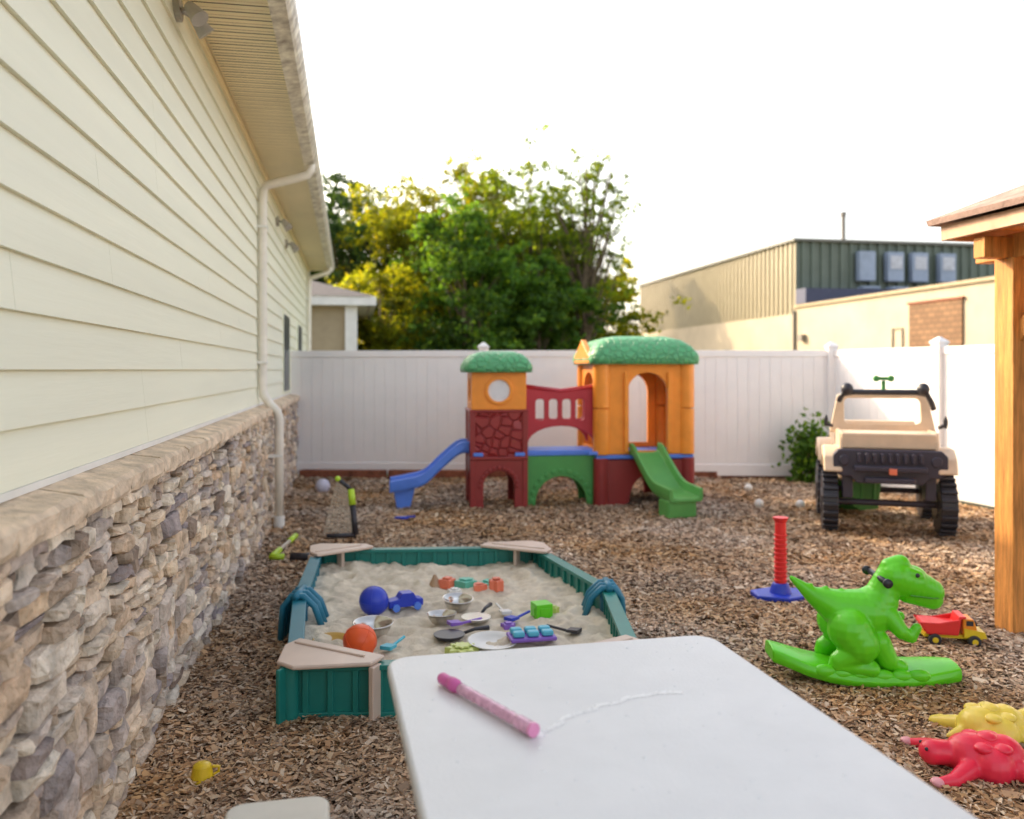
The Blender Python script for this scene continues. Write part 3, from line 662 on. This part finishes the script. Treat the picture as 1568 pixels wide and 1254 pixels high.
bowl('steel_bowl',-.32,4.98,.085,.08,m_steel,.10); bowl('steel_bowl',-.39,4.72,.08,.065,m_steel,-.05); bowl('steel_bowl',-.73,4.46,.10,.085,m_steel,.04)
bowl('plastic_bowl',-.10,4.33,.12,.035,P_wh,.05); bowl('wooden_dish',-.94,4.42,.09,.035,plast('ochre',(.60,.36,.08)),.03)
for x,y,a in((-.33,4.47,20),(-.2,4.72,70)):
    e=empty('toy_frying_pan',(x,y,sandz(x,y)+.012),R(a)); bm=B(); cyl(bm,(0,0,0),(0,0,.02),.07,.085,seg=28); part('pan',bm,P_blk if a==20 else m_steel,e,bevel=.004)
    bm=B(); tube(bm,[(.08,0,.015),(.14,0,.03),(.22,0,.03)],[.008,.010,.013]); part('handle',bm,P_blk,e,smooth=True)
e=empty('toy_car',(-.64,5.02,sandz(-.64,5.02)),R(25)); bm=B(); plate(bm,[(-.10,.02),(-.10,.06),(-.04,.07),(-.02,.10),(.05,.10),(.07,.065),(.11,.06),(.11,.02)],[],-.04,.08); part('body',bm,P_dblue,e,bevel=.006)
bm=B()
for x in(-.06,.07):
    for y in(-.045,.045): cyl(bm,(x,y-.01,.022),(x,y+.01,.022),.022)
part('wheels',bm,P_bl,e)
e=empty('toy_block',(.17,4.88,sandz(.17,4.88)+.0),R(20)); bm=B(); box(bm,(0,0,.045),(.10,.10,.09)); 
for a in range(4):
    M=Matrix.Rotation(a*math.pi/2,3,'Z'); box(bm,M@Vector((.052,0,.045)),(.008,.06,.05),M)
part('block',bm,P_lime,e,bevel=.006)
def mould(name,x,y,r,h,mat,n=5,rz=0,dp=.35):
    z=sandz(x,y); out=[]
    for i in range(n*2): a=math.pi*i/n+rz; rr=r if i%2==0 else r*(1-dp); out.append((rr*math.cos(a),rr*math.sin(a)))
    bm=B(); slab(bm,out,-.01,h); slab(bm,[(p[0]*.6,p[1]*.6) for p in out],h+.001,h*1.25); part(name,bm,mat,None,bevel=.008,loc=(x,y,z),smooth=True)
for a in [('sand_mould',-.42,5.50,.06,.05,P_cor,4),('sand_mould',-.10,5.40,.055,.06,P_cor,6),('sand_mould',-.30,5.52,.08,.04,P_mint,5),('sand_mould',-.15,5.55,.075,.04,P_mint,5),('sand_mould',-.21,5.38,.055,.03,P_cor,3),('sand_mould',-.36,5.32,.05,.04,P_wh,6),('sand_mould',-.25,4.25,.09,.05,plast('pale_lime',(.60,.68,.20)),8),('sand_mould',.24,4.98,.04,.03,plast('pale_lime2',(.55,.66,.15)),5),('sand_mould',-.02,4.62,.045,.03,P_purp,5)]:
    mould(*a,rz=random.random())
bm=B(); cyl(bm,(0,0,0),(0,0,.08),.045,.008,seg=20); part('sand_cone',bm,plast('tan_plastic',(.42,.27,.16)),None,smooth=False,loc=(-.50,5.5,sandz(-.5,5.5)))
e=empty('toy_tray',(.10,4.36,sandz(.1,4.36)+.02),R(12)); bm=B(); box(bm,(0,0,.01),(.24,.14,.02)); part('tray',bm,P_purp,e,bevel=.008)
bm=B(); 
for i in range(3):
    for j in range(2): box(bm,(-.075+i*.075,-.032+j*.064,.035),(.062,.05,.03))
part('cups',bm,plast('sky_plastic',(.10,.48,.65)),e,bevel=.012)
for x,y,rz,mt in((-.28,4.62,.5,P_purp),(-.05,4.85,1.9,P_wh),(.3,4.55,2.6,P_blk),(-.60,4.24,1.2,plast('cyan',(.05,.45,.6))),(.02,4.75,.9,P_dblue)):
    e=empty('sand_shovel',(x,y,sandz(x,y)+.02),rz); bm=B(); tube(bm,[(0,0,0),(.13,0,.01)],.008); plate(bm,[(-.07,0),(-.07,.02),(.0,.014),(.0,0)],[],-.03,.06); part('shovel',bm,mt,e,bevel=.003)
# ------------------------------------------------------------------ goal
gl=empty('sports_goal',(0,0,.02)); P_neon=plast('neon_plastic',(.50,.75,.04)); 
A=Vector((-1.41,7.66,.02));Bq=Vector((-1.93,7.58,.03));Cq=Vector((-1.90,6.72,.03));Dq=Vector((-1.52,6.70,.03)); T=Vector((-1.47,7.74,.42)); T2=Vector((-1.58,7.70,.52)); Bb=Vector((-1.68,7.55,.03))
bm=B(); tube(bm,[A,A.lerp(T,.65),],.028); tube(bm,[Dq,Dq.lerp(Cq,.6)],.035); tube(bm,[A,A.lerp(Bb,.9)],.02); tube(bm,[T,T.lerp(T2,.5)],.02); part('black_bars',bm,P_blk,gl,smooth=True)
bm=B(); tube(bm,[A.lerp(T,.65),T],.032); tube(bm,[Bq,Bq.lerp(Cq,.3)],.024); tube(bm,[Cq.lerp(Bq,.3),Cq,Cq.lerp(Dq,.25)],.026); sph(bm,T2,.026); part('neon_joints',bm,P_neon,gl,smooth=True)
bm=B(); tube(bm,[T.lerp(T2,.5),T2],.018); part('arm',bm,P_blk,gl); bm=B(); tube(bm,[Bq.lerp(Cq,.3),Cq.lerp(Bq,.3)],.018)
for i in range(9):
    t=i/8; tube(bm,[T2.lerp(T,t),Bb.lerp(A,t)],.005,4,False)
for i in range(18):
    t=(i+.5)/18; tube(bm,[T.lerp(A,t),T2.lerp(Bb,t)],.005,4,False)
part('net',bm,plast('net_cord',(.46,.39,.30)),gl)
# ------------------------------------------------------------------ t-ball tee
te=empty('toy_tee',(1.79,5.66,.012),R(10)); bm=B(); slab(bm,[(-.19,-.06),(-.02,-.16),(.19,-.10),(.20,.08),(.0,.15),(-.17,.10)],.0,.035); cyl(bm,(0,0,.03),(0,0,.10),.075,.05,seg=24); part('base',bm,P_dblue,te,bevel=.01)
bm=B(); cyl(bm,(0,0,.08),(0,0,.50),.038,.036,seg=24)
for i in range(11): cyl(bm,(0,0,.11+i*.03),(0,0,.122+i*.03),.043,seg=24)
cyl(bm,(0,0,.50),(0,0,.535),.036,.052,seg=24); part('post',bm,P_bred,te,bevel=.003)
# ------------------------------------------------------------------ dinosaur rocker
dn=empty('dinosaur_rocker',(1.725,4.18,.012),R(-3))
S=lambda x,z,y=0:(x,y,z)
caps=[(S(-.345,.49),S(-.24,.405),.012,.042),(S(-.24,.405),S(-.12,.345),.042,.09),(S(-.12,.345),S(.02,.32),.09,.118),(S(.02,.32),S(.08,.38),.118,.092),(S(.08,.38),S(.115,.47),.088,.068),(S(.115,.47),S(.155,.505),.07,.084),
 (S(.155,.500),S(.235,.475),.087,.084),(S(.235,.47),S(.33,.43),.082,.062),(S(.13,.548),S(.18,.56),.045,.05),(S(.22,.43),S(.335,.395),.058,.052),(S(.0,.26),S(.03,.15),.10,.085)]
for s in(-1,1):
    caps+=[(S(-.09,.26,s*.08),S(-.05,.20,s*.10),.105,.095),(S(-.06,.17,s*.11),S(-.15,.12,s*.11),.065,.045),(S(-.16,.10,s*.11),S(-.0,.085,s*.12),.04,.042),
     (S(.10,.33,s*.06),S(.15,.26,s*.10),.05,.036),(S(.15,.26,s*.10),S(.195,.235,s*.10),.034,.028),(S(.195,.235,s*.10),S(.22,.28,s*.10),.026,.024),
     (S(.05,.20,s*.07),S(.09,.12,s*.08),.06,.05),(S(.09,.11,s*.08),S(.15,.09,s*.09),.04,.034),(S(.20,.53,s*.045),S(.25,.515,s*.048),.032,.028)]
for i in range(5): caps.append((S(-.26+i*.075,.45-.012*i+(.03 if i==4 else 0)),S(-.25+i*.075,.455-.012*i+(.03 if i==4 else 0)),.012,.012))
blob('body',caps,P_lime,dn,.0065,3)
bm=B()
pts=[(-.455,.125),(-.40,.11),(-.30,.075),(-.2,.05),(-.08,.032),(.05,.028),(.18,.03),(.28,.035),(.38,.045),(.44,.048)]
rr=[]
for i,(x,z) in enumerate(pts):
    wd=.16*(1-abs(x/.5)**3*.62); th=.032
    rr.append([bm.verts.new((x,a_*wd,z+b_)) for a_,b_ in((-1,-.0),(-.9,-.03),(0,-.03),(.9,-.03),(1,0),(.92,th),(.4,th+.014),(-.4,th+.014),(-.92,th))])
for r0,r1 in zip(rr,rr[1:]):
    k=9
    for i in range(k): bm.faces.new((r0[i],r0[(i+1)%k],r1[(i+1)%k],r1[i]))
bm.faces.new(rr[0]); bm.faces.new(rr[-1][::-1]); part('rocker_board',bm,P_lime,dn,bevel=.01)
bm=B()
for x,z in((-.22,.085),(-.14,.075),(-.05,.07),(.05,.065),(.14,.065),(.22,.07)): sph(bm,(x,-.125,z-.012),.045,(1.25,.6,.75))
part('board_rocks',bm,P_lime,dn,smooth=True)
bm=B(); tube(bm,[(.07,-.13,.50),(.08,.13,.50)],.014); 
for s in(-1,1): cyl(bm,(.07,s*.13,.50),(.07,s*.145,.50),.022); sph(bm,(.235,s*.073,.525),.011); sph(bm,(.372,s*.030,.455),.005)
part('handle_and_eyes',bm,P_blk,dn,smooth=True)
bm=B(); tube(bm,[(.20,-.080,.43),(.25,-.084,.425),(.31,-.071,.415),(.37,-.038,.41),(.392,-.0,.41)],.004,5); part('mouth_line',bm,plast('dark_lime',(.05,.30,.01)),dn)
# ------------------------------------------------------------------ toy dump truck
dt=empty('toy_dump_truck',(2.44,4.72,.012),R(-12))
bm=B()
for x in(-.10,.10):
    for y in(-.065,.065): cyl(bm,(x,y-.017,.033),(x,y+.017,.033),.033,seg=24)
part('wheels',bm,P_blk,dt,bevel=.006)
bm=B()
for x in(-.10,.10):
    for y in(-.084,.084): cyl(bm,(x,y-.002,.033),(x,y+.002,.033),.016,seg=16)
box(bm,(0,0,.048),(.30,.09,.02)); plate(bm,[(.05,.05),(.05,.10),(.155,.085),(.165,.05)],[],-.065,.13); part('hood',bm,P_yel,dt,bevel=.006)
bm=B(); plate(bm,[(.045,.06),(.045,.15),(.10,.15),(.115,.105),(.12,.06)],[],-.058,.116); part('cab',bm,plast('orange_cab',(.85,.28,.02)),dt,bevel=.006)
bm=B(); box(bm,(.113,0,.125),(.01,.09,.03),Matrix.Rotation(R(-20),3,'Y')); box(bm,(.08,0,.128),(.035,.12,.026)); part('windows',bm,P_blk,dt)
bm=B(); plate(bm,[(-.17,.11),(-.14,.06),(.02,.06),(.035,.15),(.06,.155),(.06,.165),(.025,.165),(.01,.12),(-.16,.125)],[],-.07,.14); 
for s in(-.075,.066): plate(bm,[(-.18,.125),(-.14,.07),(.02,.07),(.03,.15),(-.08,.125)],[],s,.01)
part('tipper_bed',bm,P_bred,dt,bevel=.004)
# ------------------------------------------------------------------ turtle toys
def turtle(x,y,rz,mat,belly,sc=1):
    e=empty('toy_turtle',(x,y,.012),rz); e.scale=(sc,sc,sc)
    caps=[((-.05,0,.045),(.06,0,.045),.075,.075),((0,.05,.035),(0,-.05,.035),.07,.07),((.12,0,.05),(.18,.01,.055),.04,.042),((-.12,0,.03),(-.17,0,.02),.025,.012)]
    for sx_ in(-1,1):
        for sy in(-1,1): caps.append(((sx_*.08,sy*.07,.03),(sx_*.14+.01,sy*.135,.018),.034,.024)); caps.append(((sx_*.14+.01,sy*.135,.018),(sx_*.15+.05,sy*.15,.016),.024,.016))
    blob('turtle_body',caps,mat,e,.006,4)
    bm=B()
    for a_ in range(6): t=a_*math.pi/3; sph(bm,(.06*math.cos(t),.06*math.sin(t),.095),.032,(1,1,.5))
    sph(bm,(0,0,.112),.034,(1,1,.5)); part('shell_bumps',bm,mat,e,smooth=True)
    bm=B(); 
    for s in(-1,1): sph(bm,(.205,.01+s*.028,.075),.006)
    part('eyes',bm,P_blk,e,smooth=True)
    bm=B(); 
    for sx_,sy in((-1,-1),(1,-1),(-1,1),(1,1)): sph(bm,(sx_*.15+.06,sy*.155,.018),.022,(1,1,.7))
    part('feet',bm,belly,e,smooth=True)
turtle(1.80,3.22,R(172),plast('red_vinyl',(.85,.03,.07),.35),plast('pinkish',(.8,.35,.38)),1.12)
turtle(1.97,3.50,R(10),plast('yellow_vinyl',(.85,.66,.10),.35),P_yel,1.1)
e=empty('yellow_toy_cup',(-1.15,3.15,.008),.4); bm=B(); cyl(bm,(0,0,.0),(0,0,.05),.043,.034,seg=24); sph(bm,(0,0,.05),.034,(1,1,.5)); cyl(bm,(0,0,.0),(0,0,.012),.048,seg=24); tube(bm,[(.036,0,.045),(.06,0,.04),(.058,0,.02),(.042,0,.014)],.006); part('cup',bm,P_yel,e,bevel=.003)
bm=B(); slab(bm,[(-.07,-.02),(.04,-.04),(.08,.01),(.02,.04),(-.05,.03)],0.0,.02); tube(bm,[(.05,0,.02),(.14,.02,.02)],.01); part('blue_toy_shovel',bm,P_dblue,None,bevel=.004,loc=(-1.12,8.6,.02))
# ------------------------------------------------------------------ tables
m_tab=pmat('table_plastic',(.70,.70,.70),.34,.03,5,.4,120,.45,bdist=.003)
TR=math.atan(.225); tb=empty('folding_table',(.12,2.41,0),TR)
bm=B(); o=rrect(-.475,.475,-1.83,0,.07,8); slab(bm,o,.712,.75); part('table_top',bm,m_tab,tb,bevel=.012,seg=4)
bm=B(); o2=rrect(-.455,.455,-1.81,-.02,.06,8); slab(bm,o2,.69,.711); part('table_skirt',bm,m_tab,tb,bevel=.003)
m_leg=pmat('leg_steel',(.30,.31,.33),.4,.05,metal=.6)
bm=B()
for y in(-.35,-1.5): tube(bm,[(-.33,y,.70),(-.33,y,.03),(-.30,y,.015),(.30,y,.015),(.33,y,.03),(.33,y,.70)],.014,8); tube(bm,[(0,y,.36),(0,y+(-.4 if y>-1 else .4),.69)],.010); tube(bm,[(-.33,y,.36),(.33,y,.36)],.010)
part('table_legs',bm,m_leg,tb,smooth=True)
def totab(o): o.parent=tb; o.matrix_parent_inverse=(Matrix.Translation((.12,2.41,0))@Matrix.Rotation(TR,4,'Z')).inverted()
bm=B(); path=[(.055,1.80),(.075,1.835),(.10,1.86),(.115,1.90),(.155,1.925),(.185,1.945),(.20,1.975),(.24,1.98),(.275,2.015),(.32,2.03),(.37,2.05),(.41,2.05)]
for (a_,b_) in zip(path,path[1:]):
    for s in range(8):
        for q in range(4):
            t0=s/8; x=a_[0]+(b_[0]-a_[0])*t0+jit(.007); y=a_[1]+(b_[1]-a_[1])*t0+jit(.007); wd=random.uniform(.001,.006); dx=(b_[0]-a_[0])/6+jit(.005); dy=(b_[1]-a_[1])/6+jit(.005)
            nn=Vector((-dy,dx)).normalized()*wd; zz=.7506+random.random()*.0006
            bm.faces.new([bm.verts.new(p) for p in((x-nn.x,y-nn.y,zz),(x+dx-nn.x*.4,y+dy-nn.y*.4,zz),(x+dx+nn.x*.6,y+dy+nn.y*.6,zz),(x+nn.x*.6,y+nn.y*.6,zz))])
totab(part('chalk_scuff',bm,pmat('chalk_white',(.97,.97,.96),.9,.0)))
bm=B()
for i in range(110):
    x=random.uniform(-.42,.42); y=random.uniform(-1.0,-.04); r=random.uniform(.0012,.0045); sph(bm,(x,y,.7502),r,(1,1,.35),8,5)
part('water_drops',bm,pmat('drop',(.85,.86,.87),.1,.02),tb,smooth=True)
bn=empty('bench',(-.585,2.13,0),TR); bm=B(); slab(bm,rrect(-.125,.125,-1.6,0,.045,6),.42,.455); part('bench_seat',bm,plast('bench_plastic',(.70,.67,.59)),bn,bevel=.012,seg=4)
bm=B()
for y in(-.25,-1.35): tube(bm,[(-.09,y,.42),(-.09,y,.02),(.09,y,.02),(.09,y,.42)],.012)
part('bench_legs',bm,m_leg,bn,smooth=True)
bwv=empty('bubble_wand'); p0=Vector((-.172,2.10,.7665)); p1=Vector((.045,1.80,.7665))
P_clr=pmat('pink_translucent',(.92,.50,.68),.15,.16,70,trans=.25,detail=1)
bm=B(); tube(bm,[p0.lerp(p1,-.02),p0,p0.lerp(p1,.08),p0.lerp(p1,.10),p0.lerp(p1,.11),p0.lerp(p1,.17),p0.lerp(p1,.175),p0.lerp(p1,.24)],[.011,.0145,.014,.011,.0165,.0165,.013,.013],20); part('wand_cap',bm,P_pink,bwv,smooth=True)
bm=B(); ts=[.23+.77*i/40 for i in range(41)]; tube(bm,[p0.lerp(p1,t) for t in ts],[(.0125+.0008*(i%4<2)) if i<33 else .0150 for i in range(41)],20); part('wand_tube',bm,P_clr,bwv,smooth=True)
bm=B(); tube(bm,[p0.lerp(p1,.99),p0.lerp(p1,1.01)],.0153,20); 
part('wand_end',bm,plast('wand_pink_light',(.82,.30,.52)),bwv,smooth=False)
# ------------------------------------------------------------------ pavilion
m_wood=pmat('cedar_wood',(.68,.29,.075),.6,.24,6,.4,40,.35,(6,6,.6)); m_wood2=pmat('cedar_fascia',(.62,.38,.24),.65,.15,6)
pv=empty('wooden_pavilion',(2.6,5.15,0),ROT)
bm=B(); 
for x in(.287,3.2):
    for y in(-.26,-3.6): box(bm,(x,y,1.09),(.15,.15,2.18))
part('posts',bm,m_wood,pv,bevel=.008)
bm=B()
for x in(.287,3.2): box(bm,(x,-1.95,2.245),(.10,3.9,.14))
for y in(-.26,-3.6): box(bm,(1.75,y,2.235),(3.4,.09,.12))
for i in range(7): box(bm,(1.75,-.6-i*.5,2.34),(3.2,.04,.05))
for (x,sx_) in((.287,1),(3.2,-1)):
    for y in(-.26,-3.6):
        box(bm,(x+sx_*.25,y,1.93),(.62,.07,.09),Matrix.Rotation(-sx_*R(45),3,'Y'))
        sy=-1 if y>-1 else 1; box(bm,(x,y+sy*.25,1.93),(.07,.62,.09),Matrix.Rotation(-R(45)*-sy,3,'X'))
part('beams_and_braces',bm,m_wood,pv,bevel=.006)
bm=B()
for s in range(4): cyl(bm,(.20,-.26+(-.03 if s%2 else .03),2.2+(.04 if s>1 else -.02)),(.228,-.26+(-.03 if s%2 else .03),2.2+(.04 if s>1 else -.02)),.008,seg=8)
part('bolts',bm,P_blk,pv)
def ring_box(bm,x0,x1,y0,y1,z0,z1,t):
    box(bm,(x0+t/2,(y0+y1)/2,(z0+z1)/2),(t,y1-y0,z1-z0)); box(bm,(x1-t/2,(y0+y1)/2,(z0+z1)/2),(t,y1-y0,z1-z0)); box(bm,((x0+x1)/2,y0+t/2,(z0+z1)/2),(x1-x0-2*t-.004,t,z1-z0)); box(bm,((x0+x1)/2,y1-t/2,(z0+z1)/2),(x1-x0-2*t-.004,t,z1-z0))
bm=B(); ring_box(bm,0,3.5,-3.9,0,2.31,2.40,.03); part('fascia',bm,m_wood2,pv,bevel=.004)
bm=B(); v=[bm.verts.new(p) for p in((-.05,-3.95,2.405),(3.55,-3.95,2.405),(3.55,.05,2.405),(-.05,.05,2.405),(1.75,-2.2,3.2),(1.75,-1.7,3.2))]
for f in((0,1,4),(1,2,5,4),(2,3,5),(3,0,4,5)): bm.faces.new([v[i] for i in f])
o=part('hip_roof',bm,pmat('pavilion_shingles',(.36,.24,.20),.85,.2,10,.4,60),pv); sm=o.modifiers.new('s','SOLIDIFY'); sm.thickness=.035; sm.offset=1
bm=B(); v=[bm.verts.new(p) for p in((0.03,-3.87,2.385),(3.47,-3.87,2.385),(3.47,-.03,2.385),(.03,-.03,2.385))]; bm.faces.new(v); part('ceiling_boards',bm,m_wood,pv)
